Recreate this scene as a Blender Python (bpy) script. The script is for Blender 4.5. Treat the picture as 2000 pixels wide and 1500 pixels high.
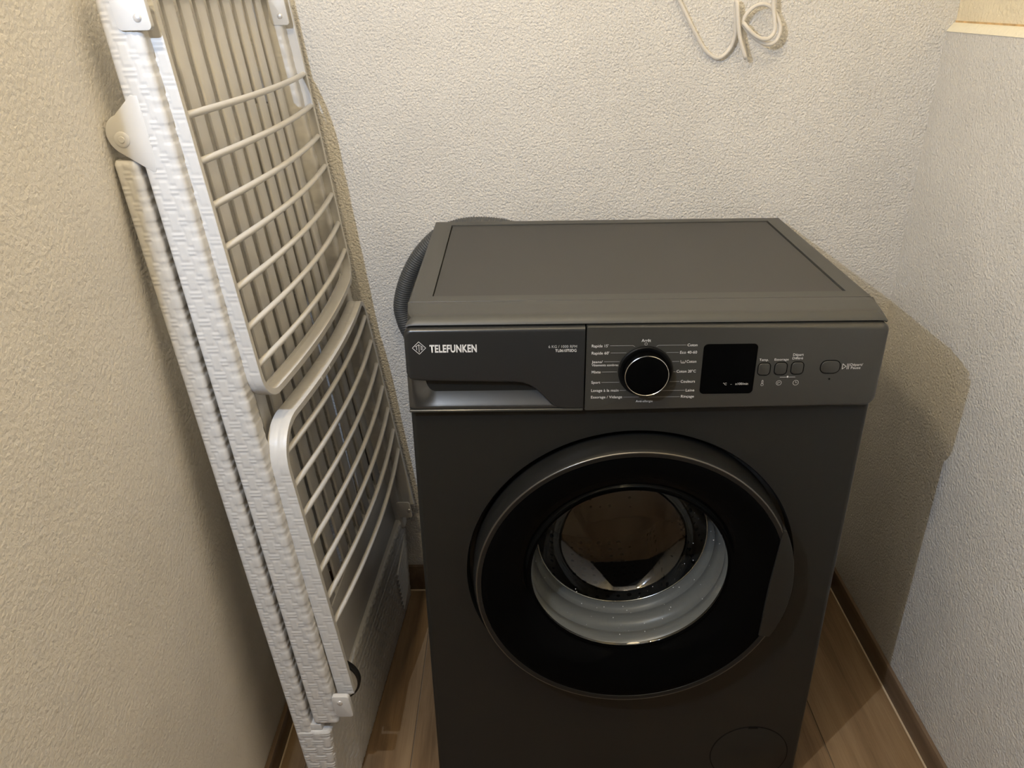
import bpy, bmesh, math, random
import numpy as np
from mathutils import Matrix, Vector

random.seed(4)
for o in list(bpy.data.objects):
    bpy.data.objects.remove(o)
scene = bpy.context.scene
COL = scene.collection
PI = math.pi

# ------------------------------------------------------------------ camera
CAM_POS = Vector((-0.1564, -0.8981, 1.1989))
YAW, PITCH, ROLL, FPX = -0.0096, 0.4561, -0.0152, 1550.33
fwd = Vector((math.sin(YAW)*math.cos(PITCH), math.cos(YAW)*math.cos(PITCH), -math.sin(PITCH)))
rgt0 = Vector((math.cos(YAW), -math.sin(YAW), 0))
up0 = rgt0.cross(fwd)
rgt = math.cos(ROLL)*rgt0 + math.sin(ROLL)*up0
upv = -math.sin(ROLL)*rgt0 + math.cos(ROLL)*up0
cd = bpy.data.cameras.new('camera')
cd.sensor_fit = 'HORIZONTAL'; cd.sensor_width = 36.0; cd.lens = 36.0*FPX/2000.0
cd.clip_start = 0.02
cam = bpy.data.objects.new('camera', cd); COL.objects.link(cam)
m = Matrix.Identity(4)
for i in range(3):
    m[i][0] = rgt[i]; m[i][1] = upv[i]; m[i][2] = -fwd[i]; m[i][3] = CAM_POS[i]
cam.matrix_world = m
scene.camera = cam

# ------------------------------------------------------------------ world, lamps, exposure
w = bpy.data.worlds.new('world'); scene.world = w; w.use_nodes = True
w.node_tree.nodes['Background'].inputs[0].default_value = (1.0, 0.9, 0.75, 1)
w.node_tree.nodes['Background'].inputs[1].default_value = 0.015
scene.view_settings.view_transform = 'Standard'
scene.view_settings.look = 'None'
scene.view_settings.gamma = 1.0
scene.view_settings.exposure = 0.02
scene.view_settings.use_curve_mapping = False

ld = bpy.data.lights.new('ceiling_fill_light', 'AREA')       # weak warm fill, unseen, added to brighten the left wall
ld.shape = 'DISK'; ld.size = 0.45; ld.energy = 4.5; ld.color = (1.0, 0.80, 0.50)
lo = bpy.data.objects.new('ceiling_fill_light', ld); COL.objects.link(lo)
lo.location = (-0.05, -0.50, 2.30)

ld = bpy.data.lights.new('bulb_light', 'POINT')              # warm bulb high on the left wall
ld.energy = 17.0; ld.color = (1.0, 0.79, 0.47); ld.shadow_soft_size = 0.03
lo = bpy.data.objects.new('bulb_light', ld); COL.objects.link(lo)
lo.location = (-0.500, -0.660, 1.83)

ld = bpy.data.lights.new('wall_lamp_light', 'POINT')         # small cool lamp on the left wall
ld.energy = 25.0; ld.color = (0.62, 0.76, 1.0); ld.shadow_soft_size = 0.0016
lo = bpy.data.objects.new('wall_lamp_light', ld); COL.objects.link(lo)
lo.location = (-0.5610, -0.704, 1.44)

# ------------------------------------------------------------------ materials
def mat(name, col, rough=0.5, metal=0.0, spec=0.5, coat=0.0, grain=None, bump=None, trans=None):
    """grain=(scale, amount) colour variation, bump=(scale, strength, distance)"""
    M = bpy.data.materials.new(name); M.use_nodes = True
    nt = M.node_tree; b = nt.nodes['Principled BSDF']
    b.inputs['Base Color'].default_value = (*col, 1)
    b.inputs['Roughness'].default_value = rough
    b.inputs['Metallic'].default_value = metal
    b.inputs['Specular IOR Level'].default_value = spec
    b.inputs['Coat Weight'].default_value = coat
    b.inputs['Coat Roughness'].default_value = 0.08
    tc = nt.nodes.new('ShaderNodeTexCoord')
    if grain:
        n = nt.nodes.new('ShaderNodeTexNoise'); n.inputs['Scale'].default_value = grain[0]
        n.inputs['Detail'].default_value = 4
        nt.links.new(tc.outputs['Object'], n.inputs['Vector'])
        r = nt.nodes.new('ShaderNodeValToRGB')
        r.color_ramp.elements[0].position = 0.3; r.color_ramp.elements[1].position = 0.7
        a = grain[1]
        r.color_ramp.elements[0].color = (*[c*(1-a) for c in col], 1)
        r.color_ramp.elements[1].color = (*[min(1, c*(1+a)) for c in col], 1)
        nt.links.new(n.outputs['Fac'], r.inputs['Fac'])
        nt.links.new(r.outputs['Color'], b.inputs['Base Color'])
    if bump:
        n = nt.nodes.new('ShaderNodeTexNoise'); n.inputs['Scale'].default_value = bump[0]
        n.inputs['Detail'].default_value = 2
        nt.links.new(tc.outputs['Object'], n.inputs['Vector'])
        bp = nt.nodes.new('ShaderNodeBump'); bp.inputs['Strength'].default_value = bump[1]
        bp.inputs['Distance'].default_value = bump[2]
        nt.links.new(n.outputs['Fac'], bp.inputs['Height'])
        nt.links.new(bp.outputs['Normal'], b.inputs['Normal'])
    return M

def plaster(name, col, rough, scale=150.0, strength=0.55, stretch=(1, 1, 1), dist=0.0035):
    M = bpy.data.materials.new(name); M.use_nodes = True
    nt = M.node_tree; b = nt.nodes['Principled BSDF']
    b.inputs['Roughness'].default_value = rough
    tc = nt.nodes.new('ShaderNodeTexCoord')
    mp = nt.nodes.new('ShaderNodeMapping'); mp.inputs['Scale'].default_value = stretch
    nt.links.new(tc.outputs['Object'], mp.inputs['Vector'])
    n1 = nt.nodes.new('ShaderNodeTexNoise'); n1.inputs['Scale'].default_value = scale
    n1.inputs['Detail'].default_value = 3; n1.inputs['Roughness'].default_value = 0.55
    n1.inputs['Distortion'].default_value = 0.4
    n2 = nt.nodes.new('ShaderNodeTexNoise'); n2.inputs['Scale'].default_value = 9
    n2.inputs['Detail'].default_value = 2
    n3 = nt.nodes.new('ShaderNodeTexVoronoi'); n3.inputs['Scale'].default_value = scale*0.75
    for n in (n1, n2, n3):
        nt.links.new(mp.outputs['Vector'], n.inputs['Vector'])
    ma = nt.nodes.new('ShaderNodeMath'); ma.operation = 'MULTIPLY_ADD'
    ma.inputs[1].default_value = -0.35
    nt.links.new(n3.outputs['Distance'], ma.inputs[0]); nt.links.new(n1.outputs['Fac'], ma.inputs[2])
    ma2 = nt.nodes.new('ShaderNodeMath'); ma2.operation = 'MULTIPLY_ADD'
    ma2.inputs[1].default_value = 0.9
    nt.links.new(n2.outputs['Fac'], ma2.inputs[0]); nt.links.new(ma.outputs[0], ma2.inputs[2])
    bp = nt.nodes.new('ShaderNodeBump'); bp.inputs['Strength'].default_value = strength
    bp.inputs['Distance'].default_value = dist
    nt.links.new(ma2.outputs[0], bp.inputs['Height']); nt.links.new(bp.outputs['Normal'], b.inputs['Normal'])
    r = nt.nodes.new('ShaderNodeValToRGB')
    r.color_ramp.elements[0].color = (*[c*0.965 for c in col], 1); r.color_ramp.elements[0].position = 0.35
    r.color_ramp.elements[1].color = (*[min(1, c*1.02) for c in col], 1); r.color_ramp.elements[1].position = 0.65
    nt.links.new(n2.outputs['Fac'], r.inputs['Fac']); nt.links.new(r.outputs['Color'], b.inputs['Base Color'])
    return M

def wood(name, c0, c1, c2, rough=0.42, seed=0.0, along='Y'):
    M = bpy.data.materials.new(name); M.use_nodes = True
    nt = M.node_tree; b = nt.nodes['Principled BSDF']; b.inputs['Roughness'].default_value = rough
    tc = nt.nodes.new('ShaderNodeTexCoord')
    mp = nt.nodes.new('ShaderNodeMapping')
    mp.inputs['Scale'].default_value = (26, 1.6, 26) if along == 'Y' else (1.6, 26, 26)
    mp.inputs['Location'].default_value = (seed, seed*0.7, 0)
    nt.links.new(tc.outputs['Object'], mp.inputs['Vector'])
    n = nt.nodes.new('ShaderNodeTexNoise'); n.inputs['Scale'].default_value = 1.0
    n.inputs['Detail'].default_value = 5; n.inputs['Roughness'].default_value = 0.6
    n.inputs['Distortion'].default_value = 0.4
    nt.links.new(mp.outputs['Vector'], n.inputs['Vector'])
    mp2 = nt.nodes.new('ShaderNodeMapping')
    mp2.inputs['Scale'].default_value = (420, 14, 420) if along == 'Y' else (14, 420, 420)
    nt.links.new(tc.outputs['Object'], mp2.inputs['Vector'])
    f = nt.nodes.new('ShaderNodeTexNoise'); f.inputs['Scale'].default_value = 1.0; f.inputs['Detail'].default_value = 2
    nt.links.new(mp2.outputs['Vector'], f.inputs['Vector'])
    mx = nt.nodes.new('ShaderNodeMath'); mx.operation = 'MULTIPLY_ADD'; mx.inputs[1].default_value = 0.22
    nt.links.new(f.outputs['Fac'], mx.inputs[0]); nt.links.new(n.outputs['Fac'], mx.inputs[2])
    r = nt.nodes.new('ShaderNodeValToRGB'); e = r.color_ramp.elements
    e[0].position = 0.42; e[0].color = (*c0, 1); e[1].position = 0.78; e[1].color = (*c2, 1)
    k = e.new(0.58); k.color = (*c1, 1)
    nt.links.new(mx.outputs[0], r.inputs['Fac']); nt.links.new(r.outputs['Color'], b.inputs['Base Color'])
    bp = nt.nodes.new('ShaderNodeBump'); bp.inputs['Strength'].default_value = 0.12; bp.inputs['Distance'].default_value = 0.001
    nt.links.new(f.outputs['Fac'], bp.inputs['Height']); nt.links.new(bp.outputs['Normal'], b.inputs['Normal'])
    return M

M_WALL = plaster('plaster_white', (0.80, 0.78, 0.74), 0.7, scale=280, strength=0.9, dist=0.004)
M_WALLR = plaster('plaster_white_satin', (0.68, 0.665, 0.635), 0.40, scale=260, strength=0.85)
M_WALLL = plaster('plaster_white_left', (0.80, 0.775, 0.73), 0.6, scale=220, strength=0.45)
M_CREAM = plaster('plaster_cream', (0.86, 0.76, 0.55), 0.7, strength=0.8)
M_CREAML = plaster('plaster_cream_edge', (0.90, 0.84, 0.66), 0.6, strength=0.4)
M_SEAM = mat('brown_seam', (0.62, 0.42, 0.20), 0.8, grain=(60, 0.3))
M_CEIL = mat('ceiling_paint', (0.8, 0.78, 0.74), 0.8)
M_FLOOR = [wood('wood_tile_%d' % i, (0.135, 0.082, 0.040), (0.215, 0.138, 0.073), (0.30, 0.205, 0.115), seed=3.1*i) for i in range(3)]
M_BASE = wood('baseboard_tile', (0.115, 0.075, 0.045), (0.16, 0.108, 0.068), (0.22, 0.155, 0.10))
M_GROUT = mat('grout', (0.20, 0.16, 0.12), 0.9)
M_SEAL = mat('sealant', (0.62, 0.50, 0.35), 0.5)
M_RACK = mat('white_plastic', (0.62, 0.61, 0.59), 0.38, grain=(30, 0.02))
M_TIRE = mat('black_rubber', (0.012, 0.012, 0.013), 0.6)
M_STEELR = mat('rivet_metal', (0.75, 0.75, 0.76), 0.35, metal=0.6)
M_CABLE = mat('cable_white', (0.74, 0.70, 0.63), 0.45)
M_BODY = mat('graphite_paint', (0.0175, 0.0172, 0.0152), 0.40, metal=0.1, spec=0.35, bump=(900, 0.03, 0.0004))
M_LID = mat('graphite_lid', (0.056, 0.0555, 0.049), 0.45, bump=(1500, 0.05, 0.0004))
M_LIDP = mat('graphite_lid_panel', (0.042, 0.041, 0.037), 0.5, bump=(1500, 0.06, 0.0004))
M_PANEL = mat('graphite_panel', (0.052, 0.051, 0.045), 0.30, metal=0.2, spec=0.6, bump=(1500, 0.03, 0.0003))
M_DRAWER = mat('graphite_drawer', (0.025, 0.0255, 0.0252), 0.30, metal=0.15, spec=0.5, bump=(1500, 0.03, 0.0003))
M_SCOOP = mat('graphite_scoop', (0.125, 0.121, 0.113), 0.30, metal=0.8)
M_RING = mat('graphite_door_ring', (0.013, 0.0128, 0.0118), 0.36, metal=0.1, spec=0.3)
M_EDGE = mat('ring_highlight', (0.16, 0.155, 0.145), 0.28, metal=0.9)  # bright metal for the highlight put on the door ring's crest
M_GLOSS = mat('gloss_black', (0.002, 0.002, 0.002), 0.09, spec=0.06)
M_GLOSS.node_tree.nodes['Principled BSDF'].inputs['IOR'].default_value = 1.28
M_MATTE = mat('matte_black', (0.004, 0.004, 0.004), 0.5, spec=0.15)
M_CHROME = mat('chrome_edge', (0.6, 0.6, 0.58), 0.22, metal=1.0)
M_PRINT = mat('print_white', (0.72, 0.71, 0.68), 0.5)
M_PRINTD = mat('print_grey', (0.42, 0.42, 0.41), 0.5)
M_HOSE = mat('grey_hose', (0.085, 0.088, 0.088), 0.5)
M_GASKET = mat('grey_gasket', (0.19, 0.19, 0.186), 0.35)
M_GASKD = mat('dark_cavity', (0.015, 0.015, 0.015), 0.7)
M_FOOT = mat('foot_rubber', (0.02, 0.02, 0.02), 0.7)

def steel_perforated():
    M = mat('drum_steel', (0.23, 0.205, 0.17), 0.3, metal=0.85)
    nt = M.node_tree; b = nt.nodes['Principled BSDF']
    tc = nt.nodes.new('ShaderNodeTexCoord')
    v = nt.nodes.new('ShaderNodeTexVoronoi'); v.inputs['Scale'].default_value = 52
    v.inputs['Randomness'].default_value = 0.15
    nt.links.new(tc.outputs['Object'], v.inputs['Vector'])
    r = nt.nodes.new('ShaderNodeValToRGB'); e = r.color_ramp.elements
    e[0].position = 0.20; e[0].color = (0.02, 0.018, 0.015, 1)
    e[1].position = 0.26; e[1].color = (0.23, 0.205, 0.17, 1)
    nt.links.new(v.outputs['Distance'], r.inputs['Fac']); nt.links.new(r.outputs['Color'], b.inputs['Base Color'])
    return M
M_DRUM = steel_perforated()

def thin_glass():
    M = bpy.data.materials.new('door_glass'); M.use_nodes = True
    nt = M.node_tree
    for n in list(nt.nodes):
        if n.type == 'BSDF_PRINCIPLED': nt.nodes.remove(n)
    out = nt.nodes['Material Output']
    t = nt.nodes.new('ShaderNodeBsdfTransparent'); t.inputs[0].default_value = (0.86, 0.88, 0.87, 1)
    g = nt.nodes.new('ShaderNodeBsdfGlossy'); g.inputs['Roughness'].default_value = 0.03
    g.inputs[0].default_value = (1, 1, 1, 1)
    lw_ = nt.nodes.new('ShaderNodeLayerWeight'); lw_.inputs[0].default_value = 0.5
    pw = nt.nodes.new('ShaderNodeMath'); pw.operation = 'POWER'; pw.inputs[1].default_value = 4.5
    nt.links.new(lw_.outputs['Facing'], pw.inputs[0])
    fr = nt.nodes.new('ShaderNodeMath'); fr.operation = 'MULTIPLY_ADD'
    fr.inputs[1].default_value = 0.75; fr.inputs[2].default_value = 0.07
    nt.links.new(pw.outputs[0], fr.inputs[0])
    mx = nt.nodes.new('ShaderNodeMixShader')
    nt.links.new(fr.outputs[0], mx.inputs[0]); nt.links.new(t.outputs[0], mx.inputs[1]); nt.links.new(g.outputs[0], mx.inputs[2])
    nt.links.new(mx.outputs[0], out.inputs[0])
    return M
M_GLASS = thin_glass()
M_DROP = mat('water_drop', (0.8, 0.8, 0.8), 0.05, spec=1.0)

# ------------------------------------------------------------------ mesh helpers
def finish(name, bm, material, parent=None, smooth=True, angle=35):
    bm.normal_update()
    if smooth:
        lim = math.radians(angle)
        for f in bm.faces: f.smooth = True
        for e in bm.edges:
            if len(e.link_faces) == 2 and e.calc_face_angle(0) > lim: e.smooth = False
    me = bpy.data.meshes.new(name); bm.to_mesh(me); bm.free()
    return obj(name, me, material, parent)

def obj(name, me, material, parent=None):
    if material and not me.materials: me.materials.append(material)
    o = bpy.data.objects.new(name, me); COL.objects.link(o)
    setpar(o, parent)
    return o

def setpar(o, parent):
    if parent is not None:
        o.parent = parent
        if parent.type == 'EMPTY':
            o.matrix_parent_inverse = Matrix.Translation(-Vector(parent.location))

def thing(name, loc, label, cat, group=None):
    o = bpy.data.objects.new(name, None); COL.objects.link(o); o.location = loc
    o.empty_display_size = 0.05
    o['label'] = label; o['category'] = cat
    if group: o['group'] = group
    return o

def struct(o):
    o['kind'] = 'structure'; return o

def from_np(name, V, F, material, parent=None, smooth=True, angle=40):
    me = bpy.data.meshes.new(name); me.from_pydata([tuple(v) for v in V], [], F); me.update()
    bm = bmesh.new(); bm.from_mesh(me); bpy.data.meshes.remove(me)
    bmesh.ops.recalc_face_normals(bm, faces=bm.faces[:])
    return finish(name, bm, material, parent, smooth, angle)

def bm_box(bm, x0, x1, y0, y1, z0, z1, bev=0.0, seg=2):
    r = bmesh.ops.create_cube(bm, size=1.0)
    for v in r['verts']:
        v.co = Vector(((x0+x1)/2+v.co.x*(x1-x0), (y0+y1)/2+v.co.y*(y1-y0), (z0+z1)/2+v.co.z*(z1-z0)))
    if bev > 0:
        es = list({e for v in r['verts'] for e in v.link_edges})
        bmesh.ops.bevel(bm, geom=es, offset=bev, segments=seg, affect='EDGES', profile=0.5)

def box(name, x0, x1, y0, y1, z0, z1, material, parent=None, bev=0.0, seg=2):
    bm = bmesh.new(); bm_box(bm, x0, x1, y0, y1, z0, z1, bev, seg)
    return finish(name, bm, material, parent)

def rrect(x0, x1, z0, z1, r, n=6):
    """outline, r = (bottom-left, bottom-right, top-right, top-left)"""
    if not isinstance(r, tuple): r = (r,)*4
    pts = []
    for (cx, cz, rr, a0) in ((x0+r[0], z0+r[0], r[0], PI), (x1-r[1], z0+r[1], r[1], 1.5*PI),
                             (x1-r[2], z1-r[2], r[2], 0), (x0+r[3], z1-r[3], r[3], 0.5*PI)):
        if rr <= 0: pts.append((cx, cz)); continue
        for i in range(n+1):
            a = a0+0.5*PI*i/n
            pts.append((cx+rr*math.cos(a), cz+rr*math.sin(a)))
    return pts

def bm_prism(bm, pts, yf, yb, bev=0.0, seg=3, skip=None):
    """outline in x/z, front at yf (towards the viewer, smaller y), back at yb"""
    n = len(pts)
    f = [bm.verts.new((x, yf, z)) for x, z in pts]; b = [bm.verts.new((x, yb, z)) for x, z in pts]
    ff = bm.faces.new(f)
    bm.faces.new(list(reversed(b)))
    for i in range(n):
        j = (i+1) % n
        bm.faces.new((f[j], f[i], b[i], b[j]))
    bmesh.ops.recalc_face_normals(bm, faces=bm.faces[:])
    if bev > 0:
        bmesh.ops.bevel(bm, geom=[e for e in ff.edges if not (skip and all(skip(v.co.x) for v in e.verts))], offset=bev, segments=seg, affect='EDGES', profile=0.5)

def prism(name, pts, yf, yb, material, parent=None, bev=0.0, seg=3, angle=35, skip=None):
    bm = bmesh.new(); bm_prism(bm, pts, yf, yb, bev, seg, skip)
    return finish(name, bm, material, parent, angle=angle)

def lathe(name, prof, cx, cz, material, parent=None, n=96, angle=40, a0=0.0, a1=2*PI):
    """profile of (radius, y) turned about the y axis"""
    V = []; F = []; m_ = len(prof)
    full = abs(a1-a0-2*PI) < 1e-6
    k = n if full else n+1
    for i in range(k):
        a = a0+(a1-a0)*i/n
        for r, y in prof: V.append((cx+r*math.cos(a), y, cz+r*math.sin(a)))
    for i in range(n):
        j = (i+1) % k
        for q in range(m_-1):
            F.append((i*m_+q, j*m_+q, j*m_+q+1, i*m_+q+1))
    me = bpy.data.meshes.new(name); me.from_pydata(V, [], F)
    bm = bmesh.new(); bm.from_mesh(me); bpy.data.meshes.remove(me)
    bmesh.ops.remove_doubles(bm, verts=bm.verts[:], dist=1e-6)
    bmesh.ops.recalc_face_normals(bm, faces=bm.faces[:])
    return finish(name, bm, material, parent, angle=angle)

def catmull(P, step):
    P = [Vector(p) for p in P]
    P = [2*P[0]-P[1]]+P+[2*P[-1]-P[-2]]
    out = []
    for i in range(1, len(P)-2):
        p0, p1, p2, p3 = P[i-1:i+3]
        n = max(2, int((p2-p1).length/step))
        for k in range(n):
            t = k/n
            out.append(0.5*((2*p1)+(p2-p0)*t+(2*p0-5*p1+4*p2-p3)*t*t+(3*p1-p0-3*p2+p3)*t**3))
    out.append(P[-2])
    return out

def bm_tube(bm, pts, rad, n=10):
    """rad: number or function(index, arc length)"""
    pts = [Vector(p) for p in pts]
    rings = []; s = 0.0; nrm = None
    for i, p in enumerate(pts):
        t = (pts[min(i+1, len(pts)-1)]-pts[max(i-1, 0)]).normalized()
        if nrm is None:
            nrm = t.cross(Vector((0, 0, 1)))
            if nrm.length < 1e-3: nrm = t.cross(Vector((1, 0, 0)))
        nrm = (nrm-t*nrm.dot(t)).normalized(); bn = t.cross(nrm)
        if i: s += (p-pts[i-1]).length
        r = rad(i, s) if callable(rad) else rad
        rings.append([bm.verts.new(p+r*(math.cos(2*PI*k/n)*nrm+math.sin(2*PI*k/n)*bn)) for k in range(n)])
    for a, b in zip(rings, rings[1:]):
        for k in range(n):
            bm.faces.new((a[k], a[(k+1) % n], b[(k+1) % n], b[k]))
    bm.faces.new(list(reversed(rings[0]))); bm.faces.new(rings[-1])

def tube(name, pts, rad, material, parent=None, n=10, angle=60):
    bm = bmesh.new(); bm_tube(bm, pts, rad, n)
    return finish(name, bm, material, parent, angle=angle)

# ------------------------------------------------------------------ the room
XL, XR, YB, YFR, ZC = -0.587, 0.541, 0.507, -1.25, 2.36
floor = struct(box('floor', XL-0.1, XR+0.15, YFR-0.1, YB+0.1, -0.06, -0.0025, M_GROUT))
PW = 0.1825
edges = [-0.7165+PW*i for i in range(9)]
random.seed(11)
for i in range(8):
    x0, x1 = max(edges[i], XL-0.02), min(edges[i+1], XR+0.02)
    if x1-x0 < 0.02: continue
    y = YFR-0.05-random.random()*0.7
    k = 0
    while y < YB+0.02:
        y1 = min(y+1.2, YB+0.03)
        ya = max(y, YFR-0.05)
        if y1 > ya+0.02:
            box('plank', x0+0.0008, x1-0.0008, ya+0.0008, y1-0.0008, -0.012, 0.0, M_FLOOR[(i+2*k) % 3], floor, bev=0.0006, seg=1)
        y += 1.2; k += 1
struct(box('wall_left', XL-0.12, XL, YFR-0.1, YB+0.12, 0.0, ZC, M_WALLL))
struct(box('wall_back', XL-0.12, XR+0.4, YB, YB+0.12, 0.0, ZC, M_WALL))
struct(box('ceiling', XL-0.12, XR+0.4, YFR-0.12, YB+0.12, ZC, ZC+0.1, M_CEIL))
# right wall: lower part with a chamfered top edge, yellower wall above it
LZ = 1.1405
V = []
prof = [(XR+0.12, 0.0), (XR, 0.0), (XR, LZ-0.006), (XR+0.003, LZ-0.0015), (XR+0.0085, LZ+0.006), (XR+0.012, LZ+0.007), (XR+0.12, LZ+0.007)]
n = len(prof)
for y in (YFR-0.1, YB+0.06):
    V += [(x, y, z) for x, z in prof]
F = [tuple(range(n)), tuple(range(2*n-1, n-1, -1))]+[(i, (i+1) % n, n+(i+1) % n, n+i) for i in range(n)]
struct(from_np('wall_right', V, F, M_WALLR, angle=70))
struct(box('wall_right_upper', XR+0.012, XR+0.14, YFR-0.1, YB+0.06, LZ+0.007, ZC, M_CREAM))
# cream edge strip along the ledge and the brown seam above it
strip = [(XR-0.0006, LZ-0.0045), (XR+0.0025, LZ+0.0005), (XR+0.0088, LZ+0.0082), (XR+0.0125, LZ+0.0088), (XR+0.0125, LZ+0.0040), (XR+0.004, LZ-0.0045)]
n = len(strip)
V = [(x, y, z) for y in (YFR, YB-0.0005) for x, z in strip]
F = [tuple(range(n)), tuple(range(2*n-1, n-1, -1))]+[(i, (i+1) % n, n+(i+1) % n, n+i) for i in range(n)]
tr = struct(from_np('trim_2', V, F, M_CREAML, angle=70))
box('seam', XR+0.0105, XR+0.0135, YFR, YB-0.001, LZ+0.0085, LZ+0.0112, M_SEAM, tr)
# tiled baseboards
def baseboard(name, x0, x1, y0, y1, h, seal):
    o = struct(box(name, x0, x1, y0, y1, 0.0, h, M_BASE, bev=0.0012))
    s = tube('sealant_bead', seal, 0.0022, M_SEAL, o, n=8)
    return o
baseboard('baseboard_right', XR-0.007, XR, YFR, YB, 0.050, [(XR-0.0075, YFR, 0.0005), (XR-0.0075, YB-0.008, 0.0005)])
baseboard('baseboard_left', XL, XL+0.008, YFR, YB, 0.050, [(XL+0.0085, YFR, 0.0002), (XL+0.0085, YB-0.009, 0.0002)])
baseboard('baseboard_back', XL+0.008, XR-0.008, YB-0.008, YB, 0.066, [(XL+0.01, YB-0.0085, 0.0002), (XR-0.01, YB-0.0085, 0.0002)])
# unseen strip added on the left wall to shade it from the cool lamp
struct(box('shade_strip', XL, -0.5607, -0.660, -0.600, 0.0, 2.05, M_CEIL))

# ------------------------------------------------------------------ washing machine
HW = 0.2975
wm = thing('washing_machine', (0.0, 0.24, 0.0), 'dark grey front-loading washing machine with round door, standing against the back wall', 'washing machine')
YF = 0.012          # front of the cabinet
DC = (0.0, 0.448)   # door centre x, z
RB = 0.2345
# cabinet: rounded front edges, round opening in the front
bm = bmesh.new()
fx, fz0, fz1 = HW-0.007, 0.006, 0.724
N = 120
ca = [math.atan2(z-DC[1], x) % (2*PI) for x in (-fx, fx) for z in (fz0, fz1)]
angs = sorted([q for q in (2*PI*(i+0.37)/N for i in range(N)) if min(abs(q-c) for c in ca) > 0.01] + ca)
ci, ro = [], []
for a in angs:
    c, s = math.cos(a), math.sin(a)
    t = min(fx/max(abs(c), 1e-9), ((fz1-DC[1]) if s > 0 else (DC[1]-fz0))/max(abs(s), 1e-9))
    ci.append(bm.verts.new((RB*c, YF, DC[1]+RB*s))); ro.append(bm.verts.new((t*c, YF, DC[1]+t*s)))
for i in range(len(angs)):
    j = (i+1) % len(angs)
    bm.faces.new((ro[i], ro[j], ci[j], ci[i]))
for sx in (-1, 1):
    ring = []
    for k in range(7):
        a = 0.5*PI*k/6
        ring.append((sx*(fx+0.007*math.sin(a)), YF+0.007-0.007*math.cos(a)))
    ring += [(sx*HW, 0.452)]
    lo_ = [bm.verts.new((x, y, fz0)) for x, y in ring]; hi_ = [bm.verts.new((x, y, 0.82)) for x, y in ring]
    for i in range(len(ring)-1):
        bm.faces.new((lo_[i], lo_[i+1], hi_[i+1], hi_[i]) if sx > 0 else (lo_[i+1], lo_[i], hi_[i], hi_[i+1]))
def quad(bm, *p):
    bm.faces.new([bm.verts.new(q) for q in p])
quad(bm, (-fx, YF, fz1), (fx, YF, fz1), (fx, YF, 0.82), (-fx, YF, 0.82))
quad(bm, (HW, 0.452, fz0), (-HW, 0.452, fz0), (-HW, 0.452, 0.82), (HW, 0.452, 0.82))
quad(bm, (-HW, 0.452, fz0), (HW, 0.452, fz0), (HW, YF+0.007, fz0), (-HW, YF+0.007, fz0))
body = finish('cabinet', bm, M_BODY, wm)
lathe('door_recess', [(RB, YF), (RB-0.0015, YF+0.003), (RB-0.003, 0.034), (0.152, 0.036)], *DC, M_BODY, wm)
for x in (-0.25, 0.25):
    for y in (0.06, 0.41):
        bm = bmesh.new()
        bm_tube(bm, [(x, y, 0.0), (x, y, 0.003), (x, y, 0.02)], lambda i, s: (0.024, 0.022, 0.014)[i], 20)
        finish('foot', bm, M_FOOT, wm)
# lid: frame with recessed centre panel
bm = bmesh.new()
LW = 0.2985
def ringpts(x, y0, y1, z): return [(-x, y0, z), (x, y0, z), (x, y1, z), (-x, y1, z)]
levels = [ringpts(LW, 0.066, 0.469, 0.8175), ringpts(LW, 0.066, 0.469, 0.8425), ringpts(LW-0.0012, 0.0665, 0.4678, 0.8446), ringpts(LW-0.004, 0.067, 0.465, 0.8452),
          [(-0.2685, 0.0868, 0.8452), (0.2725, 0.0885, 0.8452), (0.2725, 0.4465, 0.8452), (-0.2685, 0.4435, 0.8452)],
          [(-0.2680, 0.0873, 0.8405), (0.2720, 0.0890, 0.8405), (0.2720, 0.4460, 0.8405), (-0.2680, 0.4430, 0.8405)]]
rv = [[bm.verts.new(p) for p in L] for L in levels]
for A, B in zip(rv, rv[1:]):
    for i in range(4):
        j = (i+1) % 4
        bm.faces.new((A[i], A[j], B[j], B[i]))
bm.faces.new(rv[-1]); bm.faces.new(list(reversed(rv[0])))
bmesh.ops.recalc_face_normals(bm, faces=bm.faces[:])
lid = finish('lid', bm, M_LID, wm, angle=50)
bm = bmesh.new()
V = [(-0.2675, 0.0878), (0.2705, 0.0895), (0.2705, 0.4448), (-0.2668, 0.4420)]
a = [bm.verts.new((x, y, 0.8400)) for x, y in V]; b = [bm.verts.new((x, y, 0.8438)) for x, y in V]
bm.faces.new(b); bm.faces.new(list(reversed(a)))
for i in range(4): bm.faces.new((a[i], a[(i+1) % 4], b[(i+1) % 4], b[i]))
bmesh.ops.recalc_face_normals(bm, faces=bm.faces[:])
bmesh.ops.bevel(bm, geom=[e for e in bm.edges if all(v.co.z > 0.843 for v in e.verts)], offset=0.0006, segments=1, affect='EDGES')
finish('lid_panel', bm, M_LIDP, lid)
# fascia between lid and panel
bm = bmesh.new()
sec = [(0.0652, 0.8180, LW), (0.0652, 0.8450, LW), (0.0640, 0.8455, LW-0.001), (0.050, 0.8455, LW-0.0022), (0.035, 0.8455, LW-0.0040), (0.024, 0.8455, LW-0.0065), (0.0175, 0.8452, LW-0.010),
       (0.0150, 0.8442, LW-0.009), (0.0105, 0.8408, LW-0.0050), (0.0075, 0.8378, LW-0.0034), (0.0068, 0.8362, LW-0.0040), (0.0080, 0.8350, LW-0.0045), (0.013, 0.8345, LW-0.005), (0.03, 0.8180, LW-0.003)]
rows = []
for y, z, x in sec:
    xs = [-x-0.0, -x+0.004, -x+0.012, 0.0, x-0.012, x-0.004, x]
    rows.append([bm.verts.new((q, y, z - (0.0022 if k in (0, 6) and y < 0.062 else 0.0004 if k in (1, 5) else 0))) for k, q in enumerate(xs)])
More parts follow.
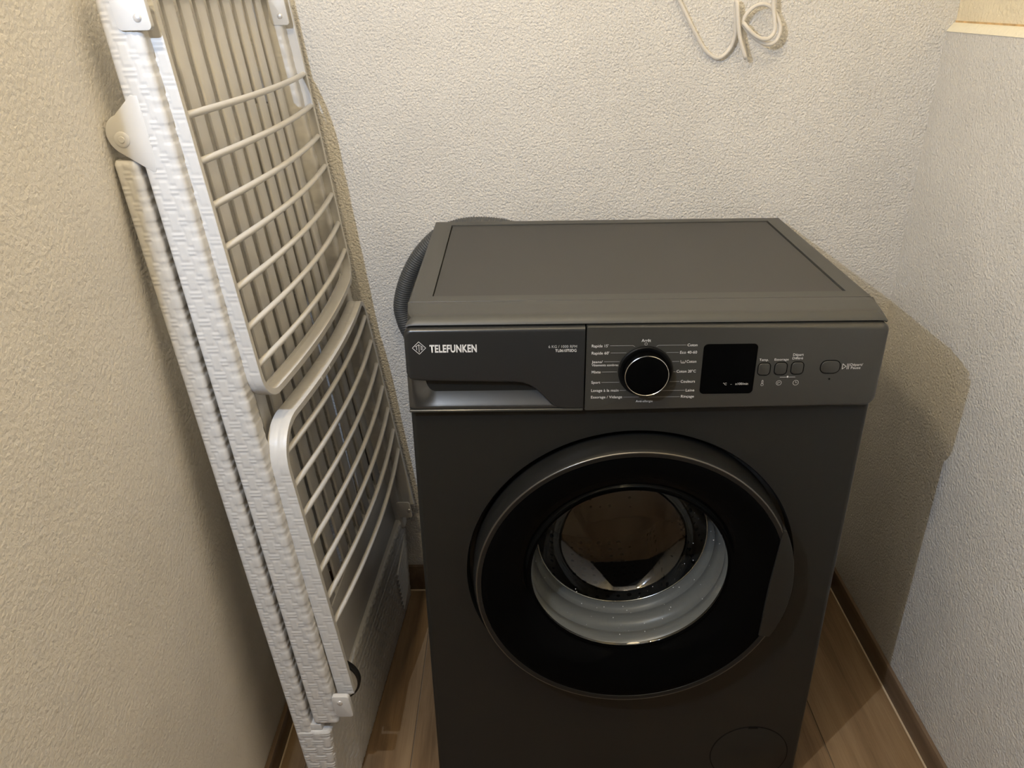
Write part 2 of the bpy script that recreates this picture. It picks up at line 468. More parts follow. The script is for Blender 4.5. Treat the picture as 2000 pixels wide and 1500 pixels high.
for A, B in zip(rows, rows[1:]):
    for i in range(6): bm.faces.new((A[i], A[i+1], B[i+1], B[i]))
for k in (0, 6): bm.faces.new([r[k] for r in rows])
bm.faces.new(rows[0]+list(reversed(rows[-1])))
bmesh.ops.recalc_face_normals(bm, faces=bm.faces[:])
fascia = finish('fascia_strip', bm, M_LID, wm, angle=22)

# control panel (right) and detergent drawer (left)
PZ0, PZ1 = 0.7195, 0.8338
panel = prism('control_panel', rrect(-0.0725, HW, PZ0, PZ1, (0.002, 0.016, 0.010, 0.002), 6), 0.0, 0.03, M_PANEL, wm, bev=0.0068, seg=6, skip=lambda x: x < -0.0700)
out = [(-0.2975, 0.7740), (-0.2965, 0.7690), (-0.2935, 0.7655), (-0.2885, 0.7635), (-0.268, 0.7618), (-0.22, 0.7605), (-0.165, 0.7590), (-0.1520, 0.7578), (-0.1430, 0.7545),
       (-0.1350, 0.7485), (-0.1280, 0.7415), (-0.1215, 0.7340), (-0.1150, 0.7268), (-0.1085, 0.7222), (-0.100, 0.7200), (-0.088, PZ0), (-0.0745, PZ0), (-0.0745, PZ1)]
out += [(-0.2975+0.010-0.010*math.sin(0.5*PI*k/6), PZ1-0.010+0.010*math.cos(0.5*PI*k/6)) for k in range(7)]
drawer = prism('detergent_drawer', out, 0.0, 0.012, M_DRAWER, wm, bev=0.0056, seg=6, angle=30, skip=lambda x: x > -0.0750)
# scooped grip under the drawer face
nx, nz = 70, 22
V = []; F = []
for i in range(nx+1):
    x = -0.2972+(0.2972-0.088)*i/nx
    s1 = min(1, max(0, (x+0.2950)/0.032)); s1 = s1*s1*(3-2*s1)
    for j in range(nz+1):
        t = j/nz
        z = 0.7205+(0.7690-0.7205)*t
        d = 0.0165*(1-(1-min(1, max(0, (t-0.10)/0.90)))**1.9)*s1
        edge = 0.004*max(0, 1-(x+0.2972)/0.008)**2+0.003*max(0, 1-t/0.09)**2
        V.append((x, 0.0015+d+edge, z))
for i in range(nx):
    for j in range(nz):
        a = i*(nz+1)+j
        F.append((a, a+nz+1, a+nz+2, a+1))
from_np('drawer_grip', V, F, M_SCOOP, drawer, angle=60)
bm = bmesh.new()
bm_prism(bm, rrect(-0.2972, -0.0745, PZ0-0.0012, PZ0+0.0022, (0.001,)*4, 2), 0.0008, 0.03, 0.0008, 1)
finish('drawer_lip', bm, M_PANEL, drawer)
box('slot_liner', -0.296, -0.08, 0.036, 0.040, 0.72, 0.80, M_MATTE, drawer)

# knob
KC = (0.0015, 0.7745)
lathe('knob_bezel', [(0.0, -0.0005), (0.0338, -0.0002), (0.0338, -0.0022), (0.0325, -0.0034), (0.0300, -0.0034), (0.0275, -0.0015), (0.0, -0.0015)], *KC, M_MATTE, panel, n=72)
knob = lathe('program_knob', [(0.0285, -0.0010), (0.0280, -0.0120), (0.0272, -0.0150)], *KC, M_GLOSS, wm, n=72)
lathe('knob_trim', [(0.0273, -0.0148), (0.0272, -0.0156), (0.0266, -0.0160), (0.0262, -0.0156)], *KC, M_CHROME, knob, n=72)
lathe('knob_cap', [(0.0263, -0.0154), (0.0240, -0.0164), (0.012, -0.0170), (0.0, -0.0171)], *KC, M_GLOSS, knob, n=72)
# display
disp = prism('display', rrect(0.0718, 0.1388, 0.7415, 0.8100, 0.0055, 6), -0.0006, 0.004, M_GLOSS, wm, bev=0.0004, seg=1)
# buttons with a dark gap around each
for (x, z, bw, bh, r) in ((0.1496, 0.7752, 0.0142, 0.0158, 0.0045), (0.1703, 0.7757, 0.0142, 0.0158, 0.0045), (0.1908, 0.7761, 0.0142, 0.0158, 0.0045), (0.2316, 0.7772, 0.0232, 0.0165, 0.0072)):
    b = prism('button', rrect(x-bw/2, x+bw/2, z-bh/2, z+bh/2, r, 6), -0.0012, 0.004, M_PANEL, wm, bev=0.0009, seg=3)
    prism('button_gap', rrect(x-bw/2-0.0012, x+bw/2+0.0012, z-bh/2-0.0012, z+bh/2+0.0012, r+0.0012, 6), -0.00025, 0.004, M_MATTE, b)
lathe('indicator_led', [(0.0, -0.0004), (0.0012, -0.0004), (0.0013, 0.001)], 0.2330, 0.7606, M_MATTE, wm, n=16)

# printed lettering
def text(s, x, z, h, width=None, align='L', y=-0.00045, material=None, parent=None, bold=0.0, name='lettering', shear=0.0):
    """h = cap height in metres, x = left / centre / right edge, z = baseline"""
    cu = bpy.data.curves.new('t', 'FONT'); cu.body = s; cu.size = 1.0; cu.offset = bold; cu.space_character = 1.0+2.0*bold; cu.resolution_u = 3
    to = bpy.data.objects.new('t', cu); COL.objects.link(to)
    dg = bpy.context.evaluated_depsgraph_get()
    me = bpy.data.meshes.new_from_object(to.evaluated_get(dg))
    bpy.data.objects.remove(to); bpy.data.curves.remove(cu)
    co = np.array([v.co[:2] for v in me.vertices])
    x0, x1 = co[:, 0].min(), co[:, 0].max()
    sz = h/0.70
    sx = width/(x1-x0) if width else sz
    wid = (x1-x0)*sx
    ox = x if align == 'L' else x-wid if align == 'R' else x-wid/2
    for v, c in zip(me.vertices, co):
        v.co = Vector((ox+(c[0]-x0)*sx+shear*c[1]*sz, y, z+c[1]*sz))
    me.name = name
    return obj(name, me, material or M_PRINT, parent)

def flat_lines(name, segs, th, material, parent, y=-0.00045):
    bm = bmesh.new()
    for P in segs:
        for (xa, za), (xb, zb) in zip(P, P[1:]):
            d = Vector((xb-xa, zb-za)); l = d.length
            if l < 1e-7: continue
            d /= l; nn = Vector((-d.y, d.x))*th/2; d = d*th*0.3
            q = [(xa-d.x+nn.x, za-d.y+nn.y), (xb+d.x+nn.x, zb+d.y+nn.y), (xb+d.x-nn.x, zb+d.y-nn.y), (xa-d.x-nn.x, za-d.y-nn.y)]
            bm.faces.new([bm.verts.new((a, y, b)) for a, b in q])
    return finish(name, bm, material, parent, smooth=False)

def circ(x, z, r, n=16, a0=0.0, a1=2*PI):
    return [(x+r*math.cos(a0+(a1-a0)*i/n), z+r*math.sin(a0+(a1-a0)*i/n)) for i in range(n+1)]

# brand on the drawer
text('TELEFUNKEN', -0.2660, 0.8032, 0.0098, 0.0582, parent=drawer, material=M_PRINT, bold=0.034)
text('6 KG / 1000 RPM', -0.0842, 0.8073, 0.0036, 0.0352, 'R', parent=drawer, material=M_PRINTD, bold=0.008)
text('TL0610T0DG', -0.0848, 0.8018, 0.0038, 0.0262, 'R', parent=drawer, bold=0.010)
lx, lz = -0.2790, 0.8092
dd = 0.0083
segs = [[(lx, lz+dd), (lx+dd, lz), (lx, lz-dd), (lx-dd, lz), (lx, lz+dd)],
        [(lx-0.0004, lz+0.0042), (lx-0.0046, lz+0.0018)], [(lx-0.0030, lz+0.0024), (lx-0.0030, lz-0.0026)],
        [(lx, lz+0.0048), (lx, lz-0.0056)], [(lx+0.0026, lz+0.0028), (lx+0.0026, lz-0.0026)],
        [(lx+0.0026, lz), (lx+0.0048, lz)], [(lx+0.0026, lz+0.0028), (lx+0.0046, lz+0.0014)], [(lx+0.0026, lz-0.0026), (lx+0.0046, lz-0.0014)],
        [(lx-0.0018, lz+0.0036), (lx+0.0018, lz+0.0036)]]
flat_lines('emblem', segs, 0.00062, M_PRINT, drawer)

# programme names
LH = 0.0037
for s, x, z, wd, al, h in (
        ("Rapide 15'", -0.0661, 0.8075, 0.0205, 'L', LH), ("Rapide 60'", -0.0659, 0.7978, 0.0215, 'L', LH),
        ("Jeans/", -0.0655, 0.7862, 0.0135, 'L', 0.0033), ("Vêtements sombres", -0.0655, 0.7818, 0.0330, 'L', 0.0030),
        ("Mixte", -0.0652, 0.7720, 0.0112, 'L', LH), ("Sport", -0.0652, 0.7576, 0.0112, 'L', LH),
        ("Lavage à la main", -0.0650, 0.7462, 0.0345, 'L', LH), ("Essorage / Vidange", -0.0650, 0.7368, 0.0395, 'L', LH),
        ("Arrêt", 0.0005, 0.8140, 0.0115, 'C', 0.0040),
        ("Coton", 0.0637, 0.8075, 0.0122, 'R', LH), ("Eco 40-60", 0.0640, 0.7977, 0.0208, 'R', LH),
        ("Coton", 0.0643, 0.7852, 0.0122, 'R', LH), ("Coton 20°C", 0.0648, 0.7718, 0.0240, 'R', LH),
        ("Couleurs", 0.0650, 0.7577, 0.0180, 'R', LH), ("Laine", 0.0652, 0.7453, 0.0108, 'R', LH),
        ("Rinçage", 0.0655, 0.7366, 0.0165, 'R', LH), ("Anti-allergie", 0.0028, 0.7308, 0.0215, 'C', 0.0029),
        ("Temp.", 0.1480, 0.7866, 0.0115, 'C', 0.0032), ("Essorage", 0.1697, 0.7869, 0.0175, 'C', 0.0030),
        ("Départ", 0.1896, 0.7930, 0.0130, 'C', 0.0034), ("Différé", 0.1894, 0.7882, 0.0130, 'C', 0.0033),
        ("Départ/", 0.2560, 0.7785, 0.0155, 'L', 0.0034), ("Pause", 0.2573, 0.7742, 0.0120, 'L', 0.0034)):
    text(s, x, z, h, wd, al, parent=panel, bold=0.006)
kx, kz = KC
def edge_pt(z, side):
    d = 0.0352**2-(z-kz)**2
    return kx+side*(math.sqrt(d) if d > 0 else 0.006)
segs = []
for xa, z in ((-0.0435, 0.8093), (-0.0425, 0.7996), (-0.0500, 0.7878), (-0.0525, 0.7737), (-0.0525, 0.7593), (-0.0290, 0.7477), (-0.0240, 0.7382)):
    xe = edge_pt(z, -1) if z < 0.808 else -0.0155
    segs.append([(xa, z), (xe, z)]+([(xe+0.0025, z-0.0015)] if z > 0.808 else []))
for xa, z in ((0.0500, 0.8093), (0.0415, 0.7994), (0.0430, 0.7872), (0.0395, 0.7730), (0.0455, 0.7595), (0.0530, 0.7470), (0.0475, 0.7380)):
    xe = edge_pt(z, 1) if z < 0.808 else 0.0160
    segs.append([(xa, z), (xe, z)]+([(xe-0.0025, z-0.0015)] if z > 0.808 else []))
flat_lines('pointer_lines', segs, 0.00042, M_PRINTD, panel)
flat_lines('off_mark', [circ(0.0005, 0.8112, 0.0016)], 0.0006, M_PRINT, panel)
# icons
for nm, sg_ in (('wash_icon', [[(0.0448, 0.7885), (0.0456, 0.7850), (0.0500, 0.7850), (0.0508, 0.7885)], [(0.0478, 0.7851), (0.0478, 0.7872)]]),
               ('temperature_icon', [circ(0.1497, 0.7537, 0.0016), [(0.1489, 0.7550), (0.1489, 0.7590), (0.1497, 0.7600), (0.1505, 0.7590), (0.1505, 0.7550)]]),
               ('spin_icon', [circ(0.1704, 0.7560, 0.0032), circ(0.1704, 0.7557, 0.0014, 10, PI*0.1, PI*1.4)]),
               ('delay_icon', [circ(0.1916, 0.7560, 0.0034), [(0.1916, 0.7580), (0.1916, 0.7560), (0.1930, 0.7560)]]),
               ('lock_line', [[(0.1708, 0.7640), (0.1786, 0.7640)]]), ('lock_line', [[(0.1822, 0.7640), (0.1898, 0.7640)]])):
    flat_lines(nm, sg_, 0.0005, M_PRINT, panel)
prism('lock_mark', rrect(0.1794, 0.1814, 0.7632, 0.7654, 0.0003, 2), -0.00045, 0.0, M_PRINT, panel)
flat_lines('play_pause_mark', [[(0.2466, 0.7742), (0.2466, 0.7814), (0.2510, 0.7778), (0.2466, 0.7742)], [(0.2525, 0.7742), (0.2525, 0.7814)], [(0.2543, 0.7742), (0.2543, 0.7814)]], 0.0007, M_PRINT, panel)
text('°C', 0.1005, 0.7540, 0.0030, 0.0045, y=-0.0009, parent=disp, material=M_PRINT)
text('-', 0.1098, 0.7540, 0.0030, 0.0016, y=-0.0009, parent=disp, material=M_PRINTD)
text('x100/min', 0.1158, 0.7540, 0.0032, 0.0160, y=-0.0009, parent=disp, material=M_PRINT)

# door: ring, black annulus, glass bowl, handle
door = lathe('door_ring', [(0.2250, 0.032), (0.2250, 0.002), (0.2242, -0.0060), (0.2222, -0.0140), (0.2198, -0.0196), (0.2190, -0.0204), (0.2165, -0.0205), (0.2128, -0.0196), (0.2122, -0.0180)], *DC, M_RING, wm, n=160, angle=32)
lathe('door_frame', [(0.2124, -0.0186), (0.2100, -0.0194), (0.2000, -0.0192), (0.1850, -0.0165), (0.1700, -0.0110), (0.1580, -0.0040), (0.1490, 0.0040), (0.1455, 0.0085), (0.1440, 0.0090), (0.1425, 0.0085), (0.1415, 0.0115), (0.1430, 0.0190)], *DC, M_GLOSS, door, n=160, angle=50)
lathe('glass_bowl', [(0.1428, 0.0125), (0.1405, 0.0150), (0.1365, 0.030), (0.1300, 0.055), (0.1220, 0.080), (0.1130, 0.100), (0.1000, 0.114), (0.0800, 0.122), (0.0400, 0.127), (0.0, 0.128)], *DC, M_GLASS, door, n=128, angle=60)
lathe('ring_highlight_band', [(0.2206, -0.0188), (0.2201, -0.0203), (0.2192, -0.0209), (0.2184, -0.0206), (0.2184, -0.0196)], *DC, M_EDGE, door, n=160, angle=60)  # thin bright band stands in for the crest highlight
# handle segment on the right of the ring
aT, aB = math.asin(0.0955/0.2248), math.asin(-0.0935/0.2248)
pts = [(0.2248*math.cos(aB+(aT-aB)*i/24), DC[1]+0.2248*math.sin(aB+(aT-aB)*i/24)) for i in range(25)]
pts += [(0.1985, DC[1]+0.0955)] + [(0.1990-0.0106*k/10-0.0012*math.sin(PI*k/10), DC[1]+0.0925-0.184*k/10) for k in range(11)]
prism('door_handle', pts, -0.0222, -0.006, M_BODY, door, bev=0.0012, seg=3)
# gasket, drum and lifters behind the glass
gas = lathe('gasket', [(0.158, 0.030), (0.150, 0.024), (0.1465, 0.028), (0.1445, 0.036), (0.1450, 0.044), (0.1500, 0.048), (0.1500, 0.052), (0.1440, 0.055), (0.1395, 0.062), (0.1365, 0.074), (0.1390, 0.078), (0.1390, 0.081), (0.1345, 0.085), (0.1310, 0.094), (0.1335, 0.102)], *DC, M_GASKET, wm, n=128, angle=60)
drum = lathe('drum', [(0.1335, 0.101), (0.1420, 0.098), (0.1520, 0.102), (0.2280, 0.128), (0.2380, 0.140), (0.2380, 0.385), (0.2300, 0.395), (0.15, 0.402), (0.06, 0.392), (0.0, 0.392)], *DC, M_DRUM, wm, n=96, angle=30)
lathe('bowl_glint_ring', [(0.1312+0.0018*math.cos(2*PI*k/10), 0.0985+0.0018*math.sin(2*PI*k/10)) for k in range(11)], *DC, M_CHROME, drum, n=96, angle=60)  # chrome ring added for the bright reflection on the bowl's edge
for k in range(3):
    a = math.radians(-58+120*k)
    V = []; F = []
    for i in range(9):
        y = 0.155+0.22*i/8
        for j in range(7):
            t = (j-3)/3
            rr = 0.236-0.045*math.cos(0.5*PI*t)*math.sin(PI*(0.1+0.8*i/8))**0.4
            aa = a+t*0.16
            V.append((DC[0]+rr*math.cos(aa), y, DC[1]+rr*math.sin(aa)))
    for i in range(8):
        for j in range(6):
            q = i*7+j; F.append((q, q+1, q+8, q+7))
    from_np('drum_lifter', V, F, M_DRUM, drum, angle=60)
# water left on the inside of the bowl
bm = bmesh.new()
random.seed(5)
bowl = [(0.1365, 0.030), (0.1300, 0.055), (0.1220, 0.080), (0.1130, 0.100)]
for i in range(48):
    a = -PI/2+random.gauss(0.25, 0.75); t = random.random()*2.99; k = int(t); f = t-k
    r = bowl[k][0]*(1-f)+bowl[k+1][0]*f; y = bowl[k][1]*(1-f)+bowl[k+1][1]*f
    s = random.uniform(0.0003, 0.0009)
    mm = Matrix.Translation((DC[0]+(r-0.0004)*math.cos(a), y, DC[1]+(r-0.0004)*math.sin(a)))
    bmesh.ops.create_icosphere(bm, subdivisions=1, radius=s, matrix=mm)
wd = finish('water_drops', bm, M_DROP, door); wd['kind'] = 'stuff'
# pump filter cover
fc = (0.2165, 0.0665)
lathe('filter_gap', [(0.0, YF-0.0002), (0.0640, YF-0.0003), (0.0642, YF+0.002)], *fc, M_MATTE, wm, n=72)
fcov = lathe('filter_cover', [(0.0, YF-0.0010), (0.0612, YF-0.0010), (0.0622, YF-0.0005), (0.0623, YF+0.002)], *fc, M_BODY, wm, n=72)
prism('cover_notch', rrect(fc[0]-0.008, fc[0]+0.008, fc[1]+0.0598, fc[1]+0.0632, 0.001, 2), YF-0.0013, YF, M_MATTE, fcov)
# corrugated drain hose hooked up behind the machine
hp = [(-0.10, 0.4865, 0.795), (-0.14, 0.4865, 0.816), (-0.18, 0.4865, 0.829), (-0.22, 0.4865, 0.8335), (-0.255, 0.4865, 0.831), (-0.288, 0.4865, 0.820), (-0.314, 0.4865, 0.800), (-0.339, 0.4865, 0.770),
      (-0.3605, 0.4865, 0.729), (-0.3725, 0.4865, 0.686), (-0.3695, 0.4865, 0.655), (-0.361, 0.4865, 0.630), (-0.335, 0.4865, 0.575), (-0.30, 0.4865, 0.50), (-0.27, 0.4865, 0.40), (-0.25, 0.4865, 0.25)]
hpts = catmull(hp, 0.0009)
tube('drain_hose', hpts, lambda i, s: 0.0145+0.0005*math.sin(2*PI*s/0.0042), M_HOSE, wm, n=20, angle=80)

# ------------------------------------------------------------------ folded drying rack leaning on the left wall
rk = thing('drying_rack', (-0.46, 0.22, 0.0), 'folded white plastic drying rack with woven rattan relief, leaning on the left wall', 'drying rack')
Y0, Y1 = -0.04, 0.48
def plane(F0, F1, G0, G1):
    def f(w_, y, z):
        q = (np.asarray(y)+0.03)/0.49
        return (1-q)*(F0-F1*z)+q*(G0-G1*z)+w_
    return f
PA = plane(-0.470, 0.093, -0.428, 0.128)
PB = plane(-0.430, 0.094, -0.391, 0.128)
PCU = plane(-0.3955, 0.1065, -0.370, 0.120)
PCL = plane(-0.3915, 0.110, -0.349, 0.139)

def weave(s, t, amp=1.0, face=None):
    """woven rattan relief: s across the strands, t along them (metres); broad strands run lengthwise,
    pairs of thin ones cross over them; past the front face's edge broad bars wrap round the corner"""
    cw, pr = 0.0122, 0.0340
    c = np.floor(s/cw); fs = s/cw-c
    ft = (t/pr+0.5*(c % 2)) % 1.0
    def st(x, e): return np.clip(x/e, 0, 1)**2*(3-2*np.clip(x/e, 0, 1))
    block = st(0.33-np.abs(ft-0.33), 0.05)*st(0.40-np.abs(fs-0.5), 0.07)*0.62
    pair = np.maximum(st(0.052-np.abs(ft-0.765), 0.03), st(0.052-np.abs(ft-0.895), 0.03))*st(0.66-np.abs(fs-0.5), 0.06)*0.85
    # the thin pairs run on under the broad strands
    under = np.maximum(st(0.052-np.abs(ft-0.265), 0.03), st(0.052-np.abs(ft-0.395), 0.03))*st(np.abs(fs-0.5)-0.38, 0.05)*0.55
    h = np.maximum(np.maximum(block, pair), under)
    if face is not None:
        f2 = (t/pr+0.25) % 1.0
        bar = 0.8*st(0.23-np.abs(f2-0.3), 0.04)*(0.80+0.20*np.cos((f2-0.3)*8))
        bar = np.maximum(bar, st(0.09-np.abs(f2-0.78), 0.05)*0.45)
        k = st(s-(face-0.0075), 0.0012)*st((face+0.030)-s, 0.001)
        h = h*(1-k)+bar*k
    return amp*0.00105*h

def woven_bar(name, pl, w0, w1, y0, y1, z0, z1, parent, rc=0.005, ds=0.0013, dz=0.0015, s0=0.0, xr=None):
    # rounded profile in (w, y), counter-clockwise from front-left
    P = [(a, b) for a, b in rrect(w0, w1, y0, y1, rc, 3)]
    P = P+[P[0]]
    pts = []; s = 0.0; S = []
    for (a0, b0), (a1, b1) in zip(P, P[1:]):
        l = math.hypot(a1-a0, b1-b0)
        front = min(b0, b1) < y0+0.008 or (min(a0, a1) > w1-0.008)
        n_ = max(1, int(round(l/(ds if front else 0.012))))
        for k in range(n_):
            pts.append((a0+(a1-a0)*k/n_, b0+(b1-b0)*k/n_)); S.append(s+l*k/n_)
        s += l
    pts = np.array(pts); S = np.array(S)+s0; n_ = len(pts)
    keep = np.clip((pts[:, 0]-w0-0.0005)/0.003, 0, 1)
    d = np.roll(pts, -1, 0)-np.roll(pts, 1, 0); d /= np.linalg.norm(d, axis=1)[:, None]+1e-12
    nrm = np.stack([d[:, 1], -d[:, 0]], 1)
    Z = np.linspace(z0, z1, max(2, int((z1-z0)/dz)))
    V = []
    for z in Z:
        h = (weave(S, z, 1.0 if xr is None else 1.7, (w1-w0) if xr is None else None)*keep)[:, None]
        endk = min(1.0, (z-z0)/0.004, (z1-z)/0.004)
        q = pts+nrm*(h*endk-0.0022*(1-endk))
        if xr is None: X = pl(q[:, 0], q[:, 1], z)
        else:          # board: w is 0..1 between the leg plane and its own right face
            L = pl(-0.018, q[:, 1], z); R = xr(q[:, 1], z)
            f = (q[:, 0]-w0)/(w1-w0)
            X = L+(R-L)*f
        V.append(np.stack([X, q[:, 1], np.full(n_, z)], 1))
    V = np.concatenate(V)
    F = []
    for i in range(len(Z)-1):
        for k in range(n_):
            j = (k+1) % n_
            F.append((i*n_+k, i*n_+j, (i+1)*n_+j, (i+1)*n_+k))
    F.append(tuple(range(n_-1, -1, -1))); F.append(tuple((len(Z)-1)*n_+k for k in range(n_)))
    me = bpy.data.meshes.new(name); me.from_pydata(V.tolist(), [], F)
    me.polygons.foreach_set('use_smooth', [True]*(len(F)-2)+[False, False])
    me.update()
    return obj(name, me, M_RACK, parent)

def skew_box(name, pl, w0, w1, y0, y1, z0, z1, parent, bev=0.0015, material=None):
    bm = bmesh.new(); bm_box(bm, w0, w1, y0, y1, z0, z1, bev, 2)
    for v in bm.verts: v.co.x = float(pl(v.co.x, v.co.y, v.co.z))
    return finish(name, bm, material or M_RACK, parent)

# rear leg frame
LEGW = 0.018
legf = woven_bar('leg', PA, -LEGW, 0.008, Y0, Y0+0.028, 0.05, 1.046, rk)
legr = woven_bar('leg', PA, -LEGW, 0.013, Y1-0.028, Y1, 0.05, 1.046, rk, dz=0.003, ds=0.003)
for y, lg in ((Y0, legf), (Y1-0.024, legr)):
    # cheek that carries the pivot disc at the leg's top
    bm = bmesh.new()
    zc = 1.072
    pts = circ(0.0065, zc, 0.0215, 20, PI*0.60, PI*1.30) + [(0.026, 1.032), (0.030, 1.046), (0.030, 1.112), (0.022, 1.112)]
    bm_prism(bm, pts, y-0.001, y+0.024, 0.0015, 2)
    for v in bm.verts: v.co.x = float(PA(v.co.x, v.co.y, v.co.z))
    pv = finish('pivot_cheek', bm, M_RACK, lg)
    lathe('pivot_disc', [(0.0, y-0.0032), (0.0030, y-0.0030), (0.0036, y-0.0022), (0.0070, y-0.0022), (0.0082, y-0.0014), (0.0085, y)], float(PA(0.001, y, zc)), zc-0.004, M_RACK, pv if False else lg, n=28)
def board_right(y, z):
    y = np.asarray(y)
    k = np.clip((y+0.03)/0.07, 0, 1)
    return (-0.452*(1-k)+k*(-0.436+(y-0.04)*0.077))
fb = woven_bar('foot_board', PA, 0.0, 0.045, Y0-0.001, Y1+0.004, 0.0, 0.188, rk, xr=board_right, rc=0.006, ds=0.0018)
woven_bar('foot_board_shoulder', PA, 0.0, 0.045, Y0+0.085, Y1+0.002, 0.186, 0.226, fb, xr=board_right, rc=0.004, ds=0.0018)
skew_box('foot_block', PA, 0.004, 0.024, Y0+0.002, Y0+0.03, 0.186, 0.200, fb)
# ribs on the far end of the foot board
for i in range(9):
    z = 0.050+0.0145*i
    bm = bmesh.new()
    x = float(board_right(0.44, z))
    bm_tube(bm, [(x+0.0005, 0.395-0.004*i, z-0.012), (x+0.0025, 0.44, z), (x+0.0010, 0.478, z+0.011)], 0.0024, 8)
    finish('rib', bm, M_RACK, fb)
# wheel at the near corner
wc = (-0.452, 0.236)
whl = lathe('wheel', [(0.0378, 0.012), (0.0405, 0.0125), (0.0415, 0.014), (0.0415, 0.022), (0.0405, 0.0235), (0.0378, 0.024), (0.0378, 0.012)], *wc, M_TIRE, rk, n=48)
lathe('wheel_hub', [(0.0, 0.009), (0.008, 0.009), (0.009, 0.0125), (0.0380, 0.0125), (0.0380, 0.0235), (0.0, 0.0235)], *wc, M_RACK, whl, n=40)

# main frame: two side rails, lower panel, nine slats
BW = 0.0205
woven_bar('side_rail', PB, -0.0250, 0.0135, Y0, Y0+0.028, 0.203, 1.205, rk)
woven_bar('side_rail', PB, -BW, BW, Y1-0.028, Y1, 0.203, 1.205, rk, ds=0.003, dz=0.003)
skew_box('lower_panel', PB, -0.008, 0.006, Y0+0.10, Y1-0.026, 0.226, 0.345, rk)
skew_box('end_bar', PB, -0.012, 0.010, Y0+0.026, Y1-0.026, 1.2025, 1.2085, rk)
skew_box('hinge_bar', PB, -0.008, 0.006, Y0+0.026, Y0+0.101, 0.285, 0.345, rk)
ys0, ys1 = Y0+0.040, Y1-0.038
NS = 9
for i in range(NS):
    yc = ys0+(ys1-ys0)*(i+0.5)/NS
    bm = bmesh.new()
    bm_box(bm, -0.001, 0.004, yc-0.0152, yc+0.0152, 0.343, 1.204, 0.0018, 2)
    # extra loops so that the slat follows the slight twist of the frame
    bmesh.ops.subdivide_edges(bm, edges=[e for e in bm.edges if abs(e.verts[0].co.z-e.verts[1].co.z) > 0.3], cuts=6)
    for v in bm.verts: v.co.x = float(PB(v.co.x, v.co.y, v.co.z))
    finish('slat', bm, M_RACK, rk)

def u_path(zopen, zbar, r0, r1, step=0.0016):
    """arm - rounded corner - bar - rounded corner - arm, in (y, z); zbar may be above or below zopen"""
    ya, yb = Y0+0.020, Y1-0.004
    sg = 1 if zbar > zopen else -1
    pts = []
    def seg(a, b):
        l = math.hypot(b[0]-a[0], b[1]-a[1]); n_ = max(1, int(l/step))
        pts.extend([(a[0]+(b[0]-a[0])*k/n_, a[1]+(b[1]-a[1])*k/n_) for k in range(n_)])
    seg((ya, zopen), (ya, zbar-sg*r0))
    for k in range(14):
        a = 0.5*PI*k/14
        pts.append((ya+r0-r0*math.cos(a), zbar-sg*r0+sg*r0*math.sin(a)))
    seg((ya+r0, zbar), (yb-r1, zbar))
    for k in range(14):
        a = 0.5*PI*k/14
        pts.append((yb-r1+r1*math.sin(a), zbar-sg*r1+sg*r1*math.cos(a)))
    seg((yb, zbar-sg*r1), (yb, zopen)); pts.append((yb, zopen))
    return np.array(pts), sg

BOW = 0.016
def bowed(y):
    q = (np.asarray(y)-Y0)/(Y1-Y0)
    return BOW*np.clip(1-(2*q-1)**2, 0, 1)

def wing(pl, zopen, zbar, r0, r1, rods, bl):
    path, sg = u_path(zopen, zbar, r0, r1)
    t = np.gradient(path, axis=0); t /= np.linalg.norm(t, axis=1)[:, None]
    nout = np.stack([t[:, 1], -t[:, 0]], 1)*(-sg)        # points away from the rods
    s = np.concatenate([[0], np.cumsum(np.linalg.norm(np.diff(path, axis=0), axis=1))])
    bs = np.linspace(bl, 0.0036, 14)
    prof = [(0.0042, b, 1) for b in bs]+[(0.0042, 0.0048, 0), (-0.0036, 0.0048, 0), (-0.0036, 0.0024, 0), (-0.0022, 0.0020, 0), (-0.0022, bl+0.0014, 0), (-0.0060, bl+0.001, 0), (-0.0060, bl-0.0013, 0), (0.0042, bl-0.0013, 0)]
    m_ = len(prof); V = []
    for (p, n_, si) in zip(path, nout, s):
        for a, b, dsp in prof:
            off = a+(float(weave(np.array(b+0.0200), np.array(si), 0.8)) if dsp else 0)
            y, z = p+n_*off
            V.append((float(pl(b, y, z))+float(bowed(p[0])), y, z))
    F = []
    for i in range(len(path)-1):
        for k in range(m_):
            j = (k+1) % m_
            F.append((i*m_+k, i*m_+j, (i+1)*m_+j, (i+1)*m_+k))
    F += [tuple(range(m_-1, -1, -1)), tuple((len(path)-1)*m_+k for k in range(m_))]
    fr = from_np('wing_frame', V, F, M_RACK, rk, angle=55)
    for z in rods:
        ys = np.linspace(Y0+0.021, Y1-0.006, 22)
        pts = [(float(pl(0.0, y, z))+float(bowed(y)), y, z) for y in ys]
        tube('rod', pts, 0.0042, M_RACK, fr, n=12)
    return fr
up = wing(PCU, 1.203, 0.749, 0.034, 0.040, [1.088, 1.0395, 0.991, 0.942, 0.8935, 0.8435, 0.7945], -0.0132)
lw = wing(PCL, 0.250, 0.702, 0.055, 0.030, [0.6675, 0.6185, 0.571, 0.5230, 0.4750, 0.427, 0.3820], -0.0185)

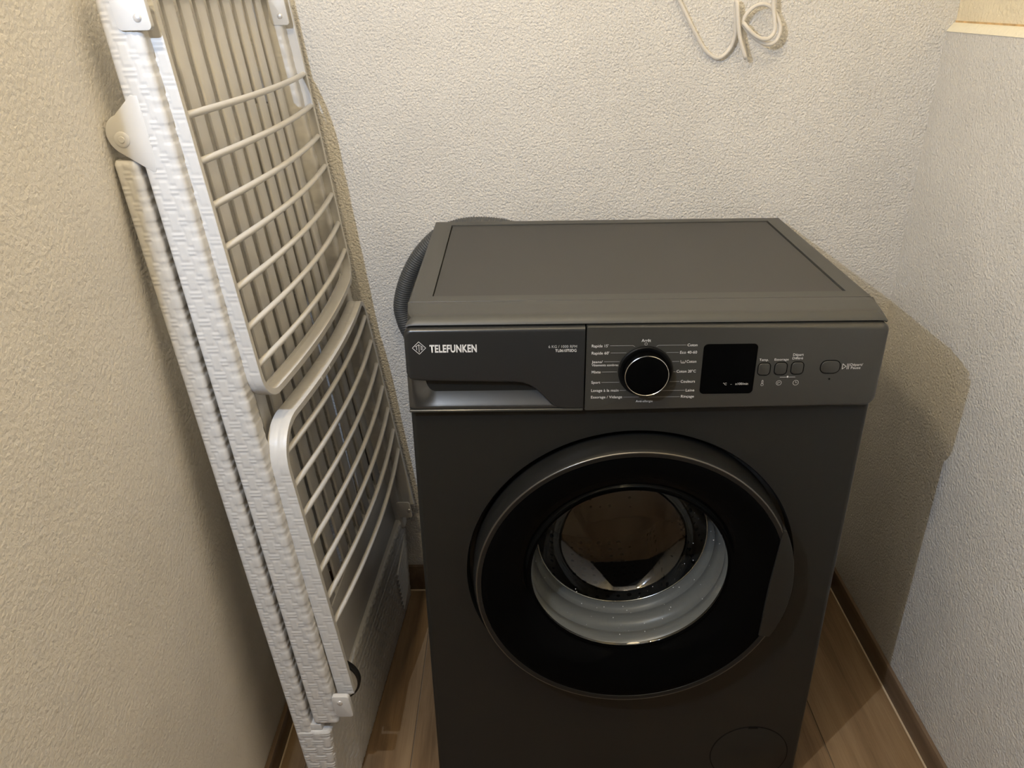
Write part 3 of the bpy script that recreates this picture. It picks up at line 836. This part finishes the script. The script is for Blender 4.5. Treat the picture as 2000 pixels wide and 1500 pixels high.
def hinge(fr, pl, w0, w1, yf, yb, z0, z1, rw, rz):
    bm = bmesh.new()
    bm_prism(bm, rrect(w0, w1, z0, z1, 0.005, 4), yf, yb, 0.0008, 2)
    for v in bm.verts: v.co.x = float(pl(v.co.x, v.co.y, v.co.z))
    h = finish('hinge_plate', bm, M_RACK, fr)
    lathe('rivet', [(0.0, yf-0.0016), (0.0030, yf-0.0014), (0.0042, yf-0.0004), (0.0043, yf)], float(pl(rw, yf, rz)), rz, M_STEELR, fr, n=18)
hinge(up, PCU, -0.027, 0.0075, Y0-0.0042, Y0+0.003, 1.1720, 1.2055, -0.004, 1.1835)
hinge(up, PCU, -0.024, 0.004, Y1-0.0300, Y1-0.0265, 1.1610, 1.205, -0.008, 1.1740)
hinge(lw, PCL, -0.020, 0.0060, Y0-0.0042, Y0+0.003, 0.2230, 0.2640, -0.009, 0.252)
hinge(lw, PCL, -0.024, 0.004, Y1-0.0300, Y1-0.0265, 0.2330, 0.2700, 0.000, 0.250)

# ------------------------------------------------------------------ cable tangled on the back wall
cp = [(0.0953, .500, 1.2022), (0.1111, .500, 1.1765), (0.1318, .500, 1.1428), (0.1517, .500, 1.1145), (0.1737, .500, 1.1012), (0.1907, .499, 1.1132), (0.1975, .497, 1.1344), (0.1954, .494, 1.1606), (0.1915, .490, 1.1820),
      (0.1925, .484, 1.1835), (0.1965, .482, 1.1569), (0.2016, .482, 1.1344), (0.2087, .482, 1.1153), (0.2140, .482, 1.1030), (0.2150, .488, 1.1040), (0.2115, .492, 1.1191), (0.2060, .493, 1.1404), (0.2082, .492, 1.1597), (0.2175, .490, 1.1736), (0.2321, .488, 1.18),
      (0.2472, .487, 1.1754), (0.2599, .485, 1.159), (0.2653, .483, 1.1425), (0.26, .482, 1.1268), (0.2492, .483, 1.1216), (0.2346, .485, 1.1264), (0.2193, .486, 1.1371), (0.2072, .486, 1.1500), (0.2060, .481, 1.1530),
      (0.2100, .477, 1.1475), (0.2218, .476, 1.1371), (0.2358, .476, 1.1301), (0.2479, .477, 1.1315), (0.2551, .479, 1.1419), (0.2530, .481, 1.1599), (0.2497, .483, 1.1783), (0.2464, .484, 1.2150), (0.2440, .49, 1.26)]
cp = [(0.080, .500, 1.235)]+cp
cb = tube('power_cable', catmull(cp, 0.003), 0.0032, M_CABLE, None, n=12)
cb['label'] = 'thin white cable hanging in tangled loops on the back wall'; cb['category'] = 'cable'
